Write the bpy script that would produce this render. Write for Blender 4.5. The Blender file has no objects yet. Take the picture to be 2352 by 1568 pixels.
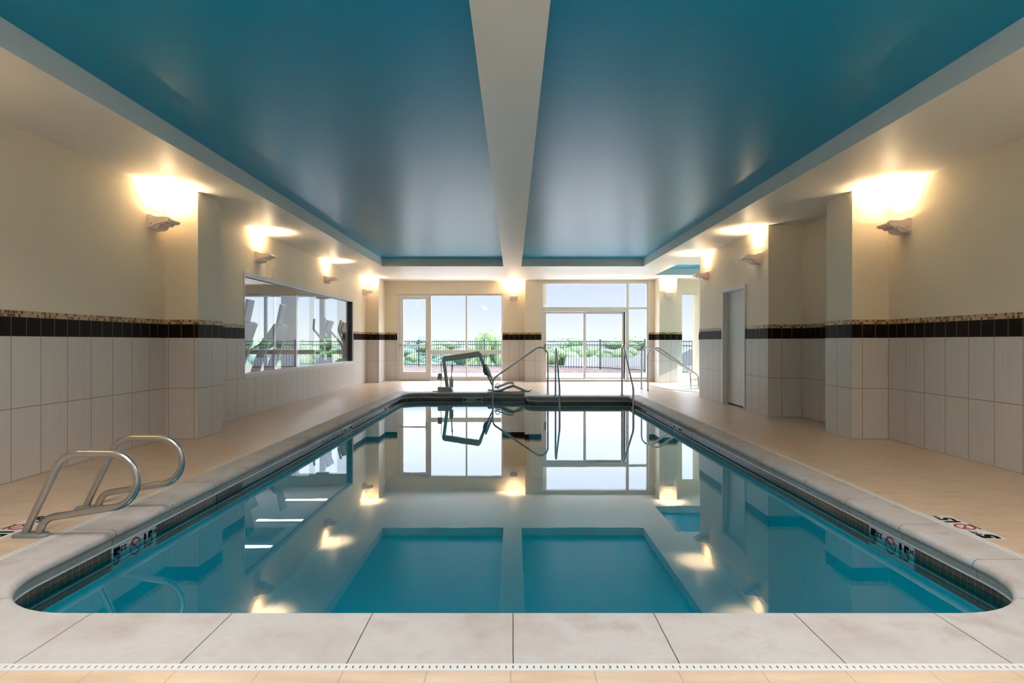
import bpy, bmesh, math, random
from mathutils import Vector, Matrix
random.seed(7)
S = bpy.context.scene
C = S.collection
PI = math.pi
H = 1.18            # camera height above the deck
WL = -0.165         # water level
CEIL = 3.0

# ------------------------------------------------------------------ materials
def mat(name):
    m = bpy.data.materials.new(name); m.use_nodes = True
    nt = m.node_tree; nt.nodes.clear()
    out = nt.nodes.new('ShaderNodeOutputMaterial')
    return m, nt, out
def N(nt, t, **kw):
    n = nt.nodes.new(t)
    for k, v in kw.items():
        if k in n.inputs.keys() if hasattr(n.inputs, 'keys') else False: n.inputs[k].default_value = v
        else: setattr(n, k, v)
    return n
def L(nt, a, b): nt.links.new(a, b)
def math_(nt, op, a, b=None, c=None):
    n = nt.nodes.new('ShaderNodeMath'); n.operation = op
    for i, v in enumerate((a, b, c)):
        if v is None: continue
        if isinstance(v, (int, float)): n.inputs[i].default_value = v
        else: L(nt, v, n.inputs[i])
    return n.outputs[0]
def mixc(nt, f, a, b):
    n = nt.nodes.new('ShaderNodeMix'); n.data_type = 'RGBA'
    if isinstance(f, (int, float)): n.inputs[0].default_value = f
    else: L(nt, f, n.inputs[0])
    for i, v in ((6, a), (7, b)):
        if isinstance(v, tuple): n.inputs[i].default_value = (*v, 1) if len(v) == 3 else v
        else: L(nt, v, n.inputs[i])
    return n.outputs[2]
def noise(nt, vec, scale, detail=3, rough=.5):
    n = nt.nodes.new('ShaderNodeTexNoise'); n.inputs['Scale'].default_value = scale
    n.inputs['Detail'].default_value = detail; n.inputs['Roughness'].default_value = rough
    if vec is not None: L(nt, vec, n.inputs['Vector'])
    return n.outputs['Fac']
def mapping(nt, vec, scale):
    n = nt.nodes.new('ShaderNodeMapping'); n.inputs['Scale'].default_value = scale
    L(nt, vec, n.inputs['Vector']); return n.outputs[0]
def ramp(nt, f, stops):
    n = nt.nodes.new('ShaderNodeValToRGB'); L(nt, f, n.inputs[0])
    cr = n.color_ramp
    while len(cr.elements) < len(stops): cr.elements.new(.5)
    for e, (p, c) in zip(cr.elements, stops): e.position = p; e.color = (*c, 1)
    return n.outputs[0]
def bump(nt, h, strength=.2, dist=.01):
    n = nt.nodes.new('ShaderNodeBump'); n.inputs['Strength'].default_value = strength
    n.inputs['Distance'].default_value = dist; L(nt, h, n.inputs['Height']); return n.outputs[0]
def principled(nt, out, col, rough=.5, metal=0, spec=.5, normal=None):
    b = nt.nodes.new('ShaderNodeBsdfPrincipled')
    if isinstance(col, tuple): b.inputs['Base Color'].default_value = (*col, 1)
    else: L(nt, col, b.inputs['Base Color'])
    if isinstance(rough, (int, float)): b.inputs['Roughness'].default_value = rough
    else: L(nt, rough, b.inputs['Roughness'])
    b.inputs['Metallic'].default_value = metal
    b.inputs['Specular IOR Level'].default_value = spec
    if normal is not None: L(nt, normal, b.inputs['Normal'])
    L(nt, b.outputs[0], out.inputs['Surface']); return b
def objco(nt):
    return nt.nodes.new('ShaderNodeTexCoord').outputs['Object']
def simple(name, col, rough=.5, metal=0, spec=.5, var=.06, nscale=9):
    m, nt, out = mat(name)
    co = objco(nt); f = noise(nt, co, nscale, 4)
    dark = tuple(c*(1-var) for c in col); lite = tuple(min(1, c*(1+var)) for c in col)
    principled(nt, out, mixc(nt, f, dark, lite), rough, metal, spec)
    return m
def line_mask(nt, x, period, width, phase=0.0):
    """1 on joints that repeat every `period` metres"""
    t = math_(nt, 'ADD', x, -phase)
    t = math_(nt, 'DIVIDE', t, period)
    t = math_(nt, 'FRACT', t)
    t = math_(nt, 'SUBTRACT', t, .5)
    t = math_(nt, 'ABSOLUTE', t)
    return math_(nt, 'GREATER_THAN', t, .5 - width/period/2)

M = {}
def paint(name, col, rough, spec=.5, bs=.08):
    m, nt, out = mat(name); co = objco(nt)
    f = noise(nt, co, 3, 3); g = noise(nt, co, 260, 2)
    c = mixc(nt, f, tuple(x*.97 for x in col), tuple(min(1, x*1.03) for x in col))
    principled(nt, out, c, rough, 0, spec, bump(nt, g, bs, .002)); return m
M['wall'] = paint('cream_wall_paint', (.77, .685, .54), .5, .35)
M['soffit'] = paint('soffit_paint', (.78, .75, .69), .40, .4)
M['fascia'] = paint('fascia_paint', (.72, .755, .73), .5, .4)
# blue ceiling: satin paint, faint roller streaks
m, nt, out = mat('blue_ceiling_paint'); co = objco(nt)
st = noise(nt, mapping(nt, co, (.7, 9, 1)), 1.6, 5, .6); g = noise(nt, co, 90, 3)
c = mixc(nt, st, (.0, .265, .44), (.0, .305, .50))
rr = math_(nt, 'MULTIPLY_ADD', st, .06, .285)
principled(nt, out, c, rr, 0, .2, bump(nt, g, .06, .002)); M['blue'] = m

# wall tiling, driven by UV (u = metres along the wall, v = height)
m, nt, out = mat('wainscot_tile')
uvn = nt.nodes.new('ShaderNodeUVMap'); uvn.uv_map = 'UVMap'
sep = nt.nodes.new('ShaderNodeSeparateXYZ'); L(nt, uvn.outputs[0], sep.inputs[0])
u, v = sep.outputs[0], sep.outputs[1]
streak = noise(nt, mapping(nt, uvn.outputs[0], (34, 1.3, 1)), 1.0, 4, .65)
blot = noise(nt, uvn.outputs[0], 5, 3)
idx = nt.nodes.new('ShaderNodeTexWhiteNoise'); idx.noise_dimensions = '2D'
cmb = nt.nodes.new('ShaderNodeCombineXYZ')
L(nt, math_(nt, 'FLOOR', math_(nt, 'DIVIDE', u, .3125)), cmb.inputs[0]); L(nt, math_(nt, 'FLOOR', math_(nt, 'DIVIDE', v, .613)), cmb.inputs[1])
L(nt, cmb.outputs[0], idx.inputs['Vector'])
tw = mixc(nt, streak, (.53, .50, .465), (.69, .665, .635))
tw = mixc(nt, math_(nt, 'MULTIPLY', idx.outputs[0], .25), tw, (.70, .675, .65))
tw = mixc(nt, math_(nt, 'MULTIPLY', blot, .2), tw, (.55, .49, .44))
jw = math_(nt, 'MAXIMUM', line_mask(nt, u, .3125, .006), line_mask(nt, v, .613, .006))
tw = mixc(nt, jw, tw, (.22, .16, .10))
# black course
jb = line_mask(nt, u, .15625, .005)
bn = noise(nt, uvn.outputs[0], 20, 4)
tb = mixc(nt, bn, (.008, .006, .005), (.022, .015, .011))
tb = mixc(nt, jb, tb, (.22, .18, .14))
# mosaic
P = .0275
cm2 = nt.nodes.new('ShaderNodeCombineXYZ'); wn = nt.nodes.new('ShaderNodeTexWhiteNoise'); wn.noise_dimensions = '2D'
L(nt, math_(nt, 'FLOOR', math_(nt, 'DIVIDE', u, P)), cm2.inputs[0])
L(nt, math_(nt, 'FLOOR', math_(nt, 'DIVIDE', math_(nt, 'SUBTRACT', v, 1.389), P)), cm2.inputs[1])
L(nt, cm2.outputs[0], wn.inputs['Vector'])
tm = ramp(nt, wn.outputs[0], [(0, (.50, .34, .17)), (.34, (.40, .27, .12)), (.5, (.23, .12, .045)), (.68, (.10, .035, .015)), (.84, (.045, .018, .01)), (.9, (.46, .36, .2))])
tm.node.color_ramp.interpolation = 'CONSTANT'
jm = math_(nt, 'MAXIMUM', line_mask(nt, u, P, .0035), line_mask(nt, v, P, .0035, 1.389))
tm = mixc(nt, jm, tm, (.50, .38, .24))
zb = math_(nt, 'GREATER_THAN', v, 1.226); zm = math_(nt, 'GREATER_THAN', v, 1.389); zt = math_(nt, 'GREATER_THAN', v, 1.4435)
col = mixc(nt, zb, tw, tb); col = mixc(nt, zm, col, tm); col = mixc(nt, zt, col, (.6, .5, .36))
isblk = math_(nt, 'MULTIPLY', zb, math_(nt, 'SUBTRACT', 1, zm))
rough = math_(nt, 'MULTIPLY_ADD', isblk, -.12, .42)
b_ = principled(nt, out, col, rough, 0, .4, bump(nt, math_(nt, 'SUBTRACT', 1, math_(nt, 'MAXIMUM', jw, 0)), .3, .002)); L(nt, math_(nt, 'MULTIPLY_ADD', isblk, -.37, .4), b_.inputs['Specular IOR Level']); M['tile'] = m

# deck tile (world coordinates)
m, nt, out = mat('deck_tile'); geo = nt.nodes.new('ShaderNodeNewGeometry'); pos = geo.outputs['Position']
sep = nt.nodes.new('ShaderNodeSeparateXYZ'); L(nt, pos, sep.inputs[0])
x, y = sep.outputs[0], sep.outputs[1]
col_i = math_(nt, 'FLOOR', math_(nt, 'DIVIDE', math_(nt, 'SUBTRACT', x, .59), .2995))
off = math_(nt, 'MULTIPLY', math_(nt, 'MODULO', col_i, 2), .3)
y2 = math_(nt, 'ADD', y, off)
jj = math_(nt, 'MAXIMUM', line_mask(nt, x, .2995, .004, .59), line_mask(nt, y2, .6, .004, .11))
cmb = nt.nodes.new('ShaderNodeCombineXYZ'); L(nt, col_i, cmb.inputs[0]); L(nt, math_(nt, 'FLOOR', math_(nt, 'DIVIDE', math_(nt, 'SUBTRACT', y2, .11), .6)), cmb.inputs[1])
wn = nt.nodes.new('ShaderNodeTexWhiteNoise'); wn.noise_dimensions = '2D'; L(nt, cmb.outputs[0], wn.inputs['Vector'])
s1 = noise(nt, mapping(nt, pos, (1.2, 7, 1)), 2.2, 6, .62); s2 = noise(nt, pos, 1.1, 3)
c = mixc(nt, ramp(nt, s1, [(.3, (0, 0, 0)), (.7, (1, 1, 1))]), (.49, .345, .225), (.70, .525, .375))
c = mixc(nt, math_(nt, 'MULTIPLY', wn.outputs[0], .3), c, (.64, .53, .43))
c = mixc(nt, math_(nt, 'MULTIPLY', s2, .25), c, (.60, .50, .42))
c = mixc(nt, math_(nt, 'MULTIPLY', jj, .75), c, (.33, .25, .18))
rr = math_(nt, 'MULTIPLY_ADD', s1, .08, .285)
principled(nt, out, c, rr, 0, .55, bump(nt, math_(nt, 'MULTIPLY', jj, -1.0), .12, .003)); M['deck'] = m

# coping stone: UV u = along the pool edge, v = across
m, nt, out = mat('coping_stone'); uvn = nt.nodes.new('ShaderNodeUVMap'); uvn.uv_map = 'UVMap'
sep = nt.nodes.new('ShaderNodeSeparateXYZ'); L(nt, uvn.outputs[0], sep.inputs[0])
geo = nt.nodes.new('ShaderNodeNewGeometry'); pos = geo.outputs['Position']
wob = math_(nt, 'MULTIPLY', math_(nt, 'SUBTRACT', noise(nt, pos, 9, 2), .5), .004)
jj = line_mask(nt, math_(nt, 'ADD', sep.outputs[0], wob), .61, .0042)
b1 = noise(nt, pos, 2.3, 6, .62); b2 = noise(nt, mapping(nt, pos, (1, 1, 1)), 26, 5, .7); b3 = noise(nt, pos, 140, 3, .8)
c = ramp(nt, b1, [(.28, (.32, .255, .225)), (.42, (.43, .395, .38)), (.55, (.49, .485, .485)), (.68, (.36, .29, .26))])
c = mixc(nt, math_(nt, 'MULTIPLY', b2, .7), c, (.42, .39, .37))
c = mixc(nt, math_(nt, 'MULTIPLY', math_(nt, 'GREATER_THAN', b3, .66), .45), c, (.25, .24, .23))
c = mixc(nt, jj, c, (.055, .045, .04))
principled(nt, out, c, .6, 0, .3, bump(nt, math_(nt, 'ADD', math_(nt, 'ADD', b2, b3), math_(nt, 'MULTIPLY', jj, -3)), .4, .004)); M['coping'] = m

# brown waterline tile
m, nt, out = mat('waterline_tile'); uvn = nt.nodes.new('ShaderNodeUVMap'); uvn.uv_map = 'UVMap'
sep = nt.nodes.new('ShaderNodeSeparateXYZ'); L(nt, uvn.outputs[0], sep.inputs[0])
jj = line_mask(nt, sep.outputs[0], .0535, .003)
f = noise(nt, uvn.outputs[0], 14, 3)
c = mixc(nt, f, (.085, .055, .04), (.15, .10, .075)); c = mixc(nt, jj, c, (.33, .27, .22))
principled(nt, out, c, .25, 0, .5); M['wtile'] = m
M['strip'] = simple('white_vinyl_strip', (.82, .86, .90), .35)
m, nt, out = mat('pool_plaster'); co = objco(nt)
f = noise(nt, co, 1.3, 3)
principled(nt, out, mixc(nt, f, (.60, .80, .84), (.70, .88, .90)), .7, 0, .2); M['plaster'] = m

# grate: white with short slots; UV u along, v across
m, nt, out = mat('drain_grate'); uvn = nt.nodes.new('ShaderNodeUVMap'); uvn.uv_map = 'UVMap'
sep = nt.nodes.new('ShaderNodeSeparateXYZ'); L(nt, uvn.outputs[0], sep.inputs[0])
a = line_mask(nt, sep.outputs[0], .0252, .0045)
bb = math_(nt, 'LESS_THAN', math_(nt, 'ABSOLUTE', math_(nt, 'SUBTRACT', sep.outputs[1], .5)), .18)
sl = math_(nt, 'MULTIPLY', a, bb)
principled(nt, out, mixc(nt, sl, (.62, .62, .61), (.03, .03, .03)), .4, 0, .4); M['grate'] = m

def schlick_surface(name, tint, f0, rough=0.0, tr=None, nrm=None, maxf=1.0):
    """thin sheet: transparent below, mirror-like above, by angle"""
    m, nt, out = mat(name)
    lw = nt.nodes.new('ShaderNodeLayerWeight'); lw.inputs['Blend'].default_value = .5
    n = None
    if nrm: n = nrm(nt); L(nt, n, lw.inputs['Normal'])
    p = math_(nt, 'POWER', lw.outputs['Facing'], 5)
    f = math_(nt, 'MULTIPLY_ADD', p, (maxf-f0), f0)
    t = nt.nodes.new('ShaderNodeBsdfTransparent'); t.inputs[0].default_value = (*tint, 1)
    g = nt.nodes.new('ShaderNodeBsdfGlossy'); g.inputs['Roughness'].default_value = rough
    g.inputs[0].default_value = (1, 1, 1, 1)
    if n is not None: L(nt, n, g.inputs['Normal'])
    mx = nt.nodes.new('ShaderNodeMixShader'); L(nt, f, mx.inputs[0]); L(nt, t.outputs[0], mx.inputs[1]); L(nt, g.outputs[0], mx.inputs[2])
    L(nt, mx.outputs[0], out.inputs['Surface']); return m
def ripple(nt):
    geo = nt.nodes.new('ShaderNodeNewGeometry')
    h = noise(nt, mapping(nt, geo.outputs['Position'], (1.0, 1.6, 1)), 3.0, 2, .4)
    return bump(nt, h, .006, .02)
M['water'] = schlick_surface('pool_water', (.022, .60, .72), .085, 0.0, nrm=ripple)
M['spawater'] = schlick_surface('spa_water', (.55, .85, .88), .08, 0.0, nrm=ripple)
M['glass'] = schlick_surface('window_glass', (.98, .99, .99), .012)
M['gymglass'] = schlick_surface('thick_window_glass', (.95, .975, .975), .05)

def steel(name, rough, col=(.55, .54, .53)):
    m, nt, out = mat(name); co = objco(nt)
    f = noise(nt, mapping(nt, co, (60, 60, 60)), 3, 4, .7)
    principled(nt, out, col, math_(nt, 'MULTIPLY_ADD', f, .12, rough), 1.0, .5, bump(nt, f, .05, .001)); return m
M['steel'] = steel('brushed_stainless', .2)
M['steel_old'] = steel('worn_stainless', .27, (.46, .44, .43))
M['flange'] = simple('grey_plastic_flange', (.20, .22, .22), .4)
M['white'] = simple('white_gloss_trim', (.72, .72, .71), .35, var=.02)
M['alu'] = simple('light_grey_aluminium', (.68, .69, .68), .4, var=.03)
M['alu_shade'] = simple('painted_gap_shade', (.02, .02, .02), .6)  # near-black strips painted in for the shade inside the door gaps
M['door'] = simple('white_door_leaf', (.66, .68, .67), .4, var=.03)
M['sconce'] = simple('ceramic_sconce', (.72, .62, .59), .45, var=.03)
M['sconce_in'] = simple('sconce_inner_reflector', (.85, .8, .72), .3)
M['black'] = simple('black_plastic', (.012, .012, .013), .4)
M['ink'] = simple('black_marker_ink', (.008, .008, .009), .8, spec=.08)
M['red'] = simple('red_marker_ink', (.42, .02, .02), .4)
M['mtile'] = simple('white_marker_tile', (.66, .66, .65), .3, var=.03)
M['mtile_joint'] = simple('marker_joint', (.28, .28, .27), .6)
M['liftgrey'] = simple('grey_lift_paint', (.40, .46, .43), .45, var=.05)
M['liftlight'] = simple('light_lift_plastic', (.55, .60, .54), .45)
M['liftgreen'] = simple('pale_green_plastic', (.52, .60, .36), .4)
M['beige'] = simple('beige_plastic', (.45, .42, .34), .5)
M['redplastic'] = simple('red_plastic', (.4, .02, .02), .4)
M['seat'] = simple('seat_webbing', (.22, .23, .22), .6)
M['strap'] = simple('grey_strap', (.5, .52, .5), .5)
M['bronze'] = simple('bronze_handle', (.16, .05, .02), .35, .6)
M['fence'] = simple('fence_dark_teal_metal', (.005, .016, .021), .5, .1)
M['concrete'] = simple('terrace_concrete', (.62, .60, .58), .8, var=.08, nscale=2)
M['grass'] = simple('lawn', (.09, .15, .06), .9, var=.25, nscale=.6)
M['roof'] = simple('grey_shingle_roof', (.065, .065, .075), .85, var=.12, nscale=4)
M['siding'] = simple('pale_house_siding', (.22, .21, .20), .8)
M['bark'] = simple('tree_bark', (.10, .07, .05), .9)
M['gymfloor'] = simple('rubber_floor', (.09, .09, .095), .6)
M['gymwall'] = paint('gym_wall_paint', (.30, .27, .24), .6)
M['gymdark'] = simple('dark_window_column', (.05, .06, .07), .5)
M['gymceil'] = simple('gym_ceiling', (.42, .38, .34), .7, var=.1, nscale=2)
M['machine'] = simple('dark_grey_machine_shell', (.05, .055, .065), .4)
M['machine2'] = simple('silver_machine_frame', (.4, .42, .45), .35, .5)
M['spatile'] = simple('beige_spa_tile', (.58, .54, .42), .3, var=.2, nscale=18)
M['spa'] = simple('spa_plaster', (.78, .82, .80), .5)
M['house_glass'] = simple('dark_house_window', (.05, .06, .08), .2)
def emis(name, col, s):
    m, nt, out = mat(name); e = nt.nodes.new('ShaderNodeEmission'); e.inputs[0].default_value = (*col, 1); e.inputs[1].default_value = s
    L(nt, e.outputs[0], out.inputs['Surface']); return m
FILL = 11  # power of the unseen ceiling lights added over the near end
M['filltube'] = emis('fill_diffuser', (1, .97, .93), 1.5)
M['tube'] = emis('fluorescent_diffuser', (1, .97, .92), 5)
# gravel bed
m, nt, out = mat('river_gravel'); co = objco(nt)
vo = nt.nodes.new('ShaderNodeTexVoronoi'); vo.inputs['Scale'].default_value = 6; L(nt, co, vo.inputs['Vector'])
c = ramp(nt, vo.outputs['Distance'], [(0, (.11, .075, .06)), (.5, (.055, .036, .032)), (1, (.02, .015, .015))])
principled(nt, out, c, .9, 0, .2, bump(nt, vo.outputs['Distance'], .8, .05)); M['gravel'] = m
def foliage(name, a, b):
    m, nt, out = mat(name); co = objco(nt)
    f = noise(nt, co, 2.2, 6, .75)
    principled(nt, out, ramp(nt, f, [(.3, a), (.7, b)]), .8, 0, .2); return m
M['leafA'] = foliage('foliage_mid_green', (.055, .10, .05), (.12, .18, .09))
M['leafB'] = foliage('foliage_pale_green', (.09, .14, .065), (.16, .22, .11))
M['leafC'] = foliage('foliage_blue_green', (.05, .095, .075), (.10, .155, .12))

# ------------------------------------------------------------------ mesh helpers
def link(name, me, material=None, parent=None, kind=None):
    o = bpy.data.objects.new(name, me); C.objects.link(o)
    if material is not None and me is not None:
        for mm in (material if isinstance(material, list) else [material]): me.materials.append(mm)
    if parent is not None: o.parent = parent
    if kind: o['kind'] = kind
    return o
def obj(name, bm, material, parent=None, kind=None, smooth=False, recalc=True):
    if recalc: bmesh.ops.recalc_face_normals(bm, faces=bm.faces[:])
    me = bpy.data.meshes.new(name); bm.to_mesh(me); bm.free()
    if smooth:
        for p in me.polygons: p.use_smooth = True
        try: me.set_sharp_from_angle(angle=math.radians(38))
        except Exception: pass
    return link(name, me, material, parent, kind)
def tag(o, label, cat, group=None):
    o['label'] = label; o['category'] = cat
    if group: o['group'] = group
    return o
def thing(name, loc=(0, 0, 0), rz=0):
    o = bpy.data.objects.new(name, None); C.objects.link(o); o.location = loc; o.rotation_euler = (0, 0, rz)
    o.empty_display_size = .1; return o
def copy_tree(o, parent=None):
    c = o.copy(); C.objects.link(c); c.parent = parent
    for ch in list(o.children): copy_tree(ch, c)
    return c
def box(bm, x0, x1, y0, y1, z0, z1, bev=0, mtx=None):
    vs = [bm.verts.new((x, y, z)) for x in (x0, x1) for y in (y0, y1) for z in (z0, z1)]
    idx = [(0, 1, 3, 2), (4, 6, 7, 5), (0, 4, 5, 1), (2, 3, 7, 6), (0, 2, 6, 4), (1, 5, 7, 3)]
    fs = [bm.faces.new([vs[i] for i in f]) for f in idx]
    if bev > 0:
        es = list({e for f in fs for e in f.edges})
        r = bmesh.ops.bevel(bm, geom=es, offset=bev, segments=2, affect='EDGES', profile=.5)
        vs = list({v for f in r['faces'] for v in f.verts} | {v for v in vs if v.is_valid})
    if mtx is not None:
        for v_ in vs:
            if v_.is_valid: v_.co = mtx @ v_.co
    return vs
def B(name, dims, material, parent=None, kind=None, bev=0):
    bm = bmesh.new()
    for i, d in enumerate(dims if isinstance(dims[0], (tuple, list)) else [dims]):
        e = .0007*i     # butt joints: keep members from sharing a plane
        box(bm, d[0]+e, d[1]-e, d[2]+e, d[3]-e, d[4]+e, d[5]-e, bev=bev)
    return obj(name, bm, material, parent, kind)
def prism(bm, pts, a0, a1, axis='y'):
    """extrude polygon pts (p, z) along an axis between a0, a1"""
    def P_(p, z, a): return (p, a, z) if axis == 'y' else ((a, p, z) if axis == 'x' else (p, z, a))
    A = [bm.verts.new(P_(p, z, a0)) for p, z in pts]; Bv = [bm.verts.new(P_(p, z, a1)) for p, z in pts]
    n = len(pts)
    bm.faces.new(A); bm.faces.new(list(reversed(Bv)))
    for i in range(n): bm.faces.new((A[i], A[(i+1) % n], Bv[(i+1) % n], Bv[i]))
def fillet(pts, radii, seg=10):
    pts = [Vector(p) for p in pts]; out = [pts[0]]
    for i in range(1, len(pts)-1):
        p, a, b = pts[i], pts[i-1], pts[i+1]; r = radii[i-1] if isinstance(radii, (list, tuple)) else radii
        da, db = (a-p).normalized(), (b-p).normalized()
        ang = da.angle(db)
        if r <= 0 or ang > PI-.01: out.append(p); continue
        t = min(r/math.tan(ang/2), (a-p).length*.499, (b-p).length*.499); r = t*math.tan(ang/2)
        bis = (da+db).normalized(); c = p + bis*(r/math.sin(ang/2))
        v0, v1 = (p+da*t)-c, (p+db*t)-c
        tot = v0.angle(v1); ax = v0.cross(v1).normalized()
        for k in range(seg+1):
            out.append(c + Matrix.Rotation(tot*k/seg, 3, ax) @ v0)
    out.append(pts[-1]); return out
def tube(bm, pts, r, n=14, caps=True):
    pts = [Vector(p) for p in pts]; rings = []
    t0 = (pts[1]-pts[0]).normalized(); up = Vector((0, 0, 1)) if abs(t0.z) < .9 else Vector((0, 1, 0))
    nrm = (up - t0*up.dot(t0)).normalized()
    for i, p in enumerate(pts):
        t = (pts[min(i+1, len(pts)-1)] - pts[max(i-1, 0)]).normalized()
        nrm = (nrm - t*nrm.dot(t)).normalized(); bn_ = t.cross(nrm)
        rings.append([bm.verts.new(p + (nrm*math.cos(2*PI*k/n) + bn_*math.sin(2*PI*k/n))*r) for k in range(n)])
    for a, b in zip(rings, rings[1:]):
        for k in range(n): bm.faces.new((a[k], a[(k+1) % n], b[(k+1) % n], b[k]))
    if caps: bm.faces.new(list(reversed(rings[0]))); bm.faces.new(rings[-1])
def disc(bm, c, r, h, n=28, bev=.35):
    prof = [(r, 0), (r, h*.5), (r*(1-bev*.4), h), (0.001, h)]
    rings = [[bm.verts.new((c[0]+pr*math.cos(2*PI*k/n), c[1]+pr*math.sin(2*PI*k/n), c[2]+pz)) for k in range(n)] for pr, pz in prof]
    for a, b in zip(rings, rings[1:]):
        for k in range(n): bm.faces.new((a[k], a[(k+1) % n], b[(k+1) % n], b[k]))
    bm.faces.new(list(reversed(rings[0])))

# ------------------------------------------------------------------ walls
def offset_poly(pts, d):
    out = []
    for i, p in enumerate(pts):
        p = Vector(p)
        ns = []
        if i > 0: e = (p-Vector(pts[i-1])).normalized(); ns.append(Vector((-e.y, e.x)))
        if i < len(pts)-1: e = (Vector(pts[i+1])-p).normalized(); ns.append(Vector((-e.y, e.x)))
        if len(ns) == 1: out.append(p+ns[0]*d)
        else:
            b = (ns[0]+ns[1]).normalized(); out.append(p + b*(d/max(.2, b.dot(ns[0]))))
    return out
def wall_sheet(name, pts, side, zlo, zhi, thick, openings, material, parent=None, kind=None, offs=0.0, phase=None):
    """pts = plan polyline of the room face; side=+1 when the room is on the left of travel.
    openings: {segment: [(s0,s1,z0,z1)]}"""
    inner = offset_poly([Vector(p) for p in pts], side*offs)
    outer = offset_poly([Vector(p) for p in pts], side*(offs-thick))
    bm = bmesh.new(); uvl = bm.loops.layers.uv.new('UVMap')
    for i in range(len(pts)-1):
        p0, p1 = Vector(pts[i]), Vector(pts[i+1]); seglen = (p1-p0).length
        ops = (openings or {}).get(i, [])
        ss = sorted({0.0, seglen, *[o[0] for o in ops], *[o[1] for o in ops]})
        zs = sorted({zlo, zhi, *[min(max(z, zlo), zhi) for o in ops for z in o[2:4]]})
        ph = (phase or {}).get(i, 0.0)
        def pin(s): t = s/seglen; return inner[i].lerp(inner[i+1], t)
        def pout(s): t = s/seglen; return outer[i].lerp(outer[i+1], t)
        def hole(a, b, c, d):
            ms, mz = (a+b)/2, (c+d)/2
            return any(o[0] < ms < o[1] and o[2] < mz < o[3] for o in ops)
        def quad(P4, UV4):
            f = bm.faces.new([bm.verts.new(q) for q in P4])
            for l, uv in zip(f.loops, UV4): l[uvl].uv = uv
        for a, b in zip(ss, ss[1:]):
            for c, d in zip(zs, zs[1:]):
                if hole(a, b, c, d): continue
                ia, ib, oa, ob = pin(a), pin(b), pout(a), pout(b)
                q = [(*ia, c), (*ib, c), (*ib, d), (*ia, d)]; uv = [(a-ph, c), (b-ph, c), (b-ph, d), (a-ph, d)]
                if side < 0: q.reverse(); uv.reverse()
                # room face must point into the room
                quad(q if side < 0 else list(reversed(q))[::-1], uv)
                quad([(*oa, c), (*oa, d), (*ob, d), (*ob, c)], [(a-ph, c), (a-ph, d), (b-ph, d), (b-ph, c)])
        # reveals and top/bottom/end caps
        for a, b in zip(ss, ss[1:]):
            for z in zs:
                up_ = z < zhi and any(z == c for c in zs[:-1]) and not hole(a, b, z, zs[zs.index(z)+1]) if z < zhi else False
                dn_ = (not hole(a, b, zs[zs.index(z)-1], z)) if z > zlo else False
                if up_ != dn_:
                    ia, ib, oa, ob = pin(a), pin(b), pout(a), pout(b)
                    quad([(*ia, z), (*ib, z), (*ob, z), (*oa, z)], [(a-ph, z)]*4)
        for s in ss:
            for c, d in zip(zs, zs[1:]):
                k = ss.index(s)
                l_ = (not hole(ss[k-1], s, c, d)) if k > 0 else (i > 0)
                r_ = (not hole(s, ss[k+1], c, d)) if k < len(ss)-1 else (i < len(pts)-2)
                if l_ != r_:
                    ii, oo = pin(s), pout(s)
                    quad([(*ii, c), (*oo, c), (*oo, d), (*ii, d)], [(s-ph, c), (s-ph, c), (s-ph, d), (s-ph, d)])
    bmesh.ops.remove_doubles(bm, verts=bm.verts[:], dist=1e-5)
    return obj(name, bm, material, parent, kind)
def wall(name, pts, side, openings=None, phase=None, tiled=True, thick=.16):
    w = wall_sheet(name, pts, side, 0 if not tiled else 0, CEIL+.25, thick, openings, M['wall'], kind='structure')
    if tiled: wall_sheet('wainscot', pts, side, 0, 1.445, .012, openings, M['tile'], parent=w, kind='structure', offs=.012, phase=phase)
    return w
wall('wall_left', [(-4.23, -3), (-4.23, 7.12), (-3.83, 7.12), (-3.83, 7.69), (-4.23, 7.69), (-4.23, 16.84), (-3.86, 16.84), (-3.86, 17.7)], -1,
     {4: [(9.2-7.69, 15.5-7.69, .605, 2.285)]}, {0: 10.12, 1: .35-.3125})
wall('wall_right', [(4.55, -3), (4.55, 7.1), (4.107, 7.1), (4.107, 7.67), (4.53, 7.67), (4.53, 9.18), (4.0, 9.18), (4.0, 12.54), (4.16, 12.54)], +1,
     {6: [(10.12-9.18, 11.12-9.18, 0, 2.12)]}, {0: 10.10})
wall('wall_far', [(-3.86, 17.7), (.36, 17.7), (.36, 17.3), (4.17, 17.3), (4.17, 16.7), (4.67, 16.7), (4.67, 17.25), (8.5, 17.25)], -1,
     {0: [(-3.5+3.86, -.31+3.86, 0, 2.615)], 2: [(.837-.36, 4.01-.36, 0, 2.945)], 6: [(4.96-4.67, 5.46-4.67, .04, 2.58), (6.1-4.67, 7.6-4.67, .04, 2.58)]})
wall('wall_spa', [(4.16, 12.54), (8.5, 12.54), (8.5, 17.25)], +1, {1: [(12.9-12.54, 16.9-12.54, .02, 2.54)]})
wall('wall_back', [(4.55, -3), (-4.23, -3)], +1, {0: [(3.2, 5.5, .05, 2.15)]})  # opening added for the unseen daylight fill window

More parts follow.
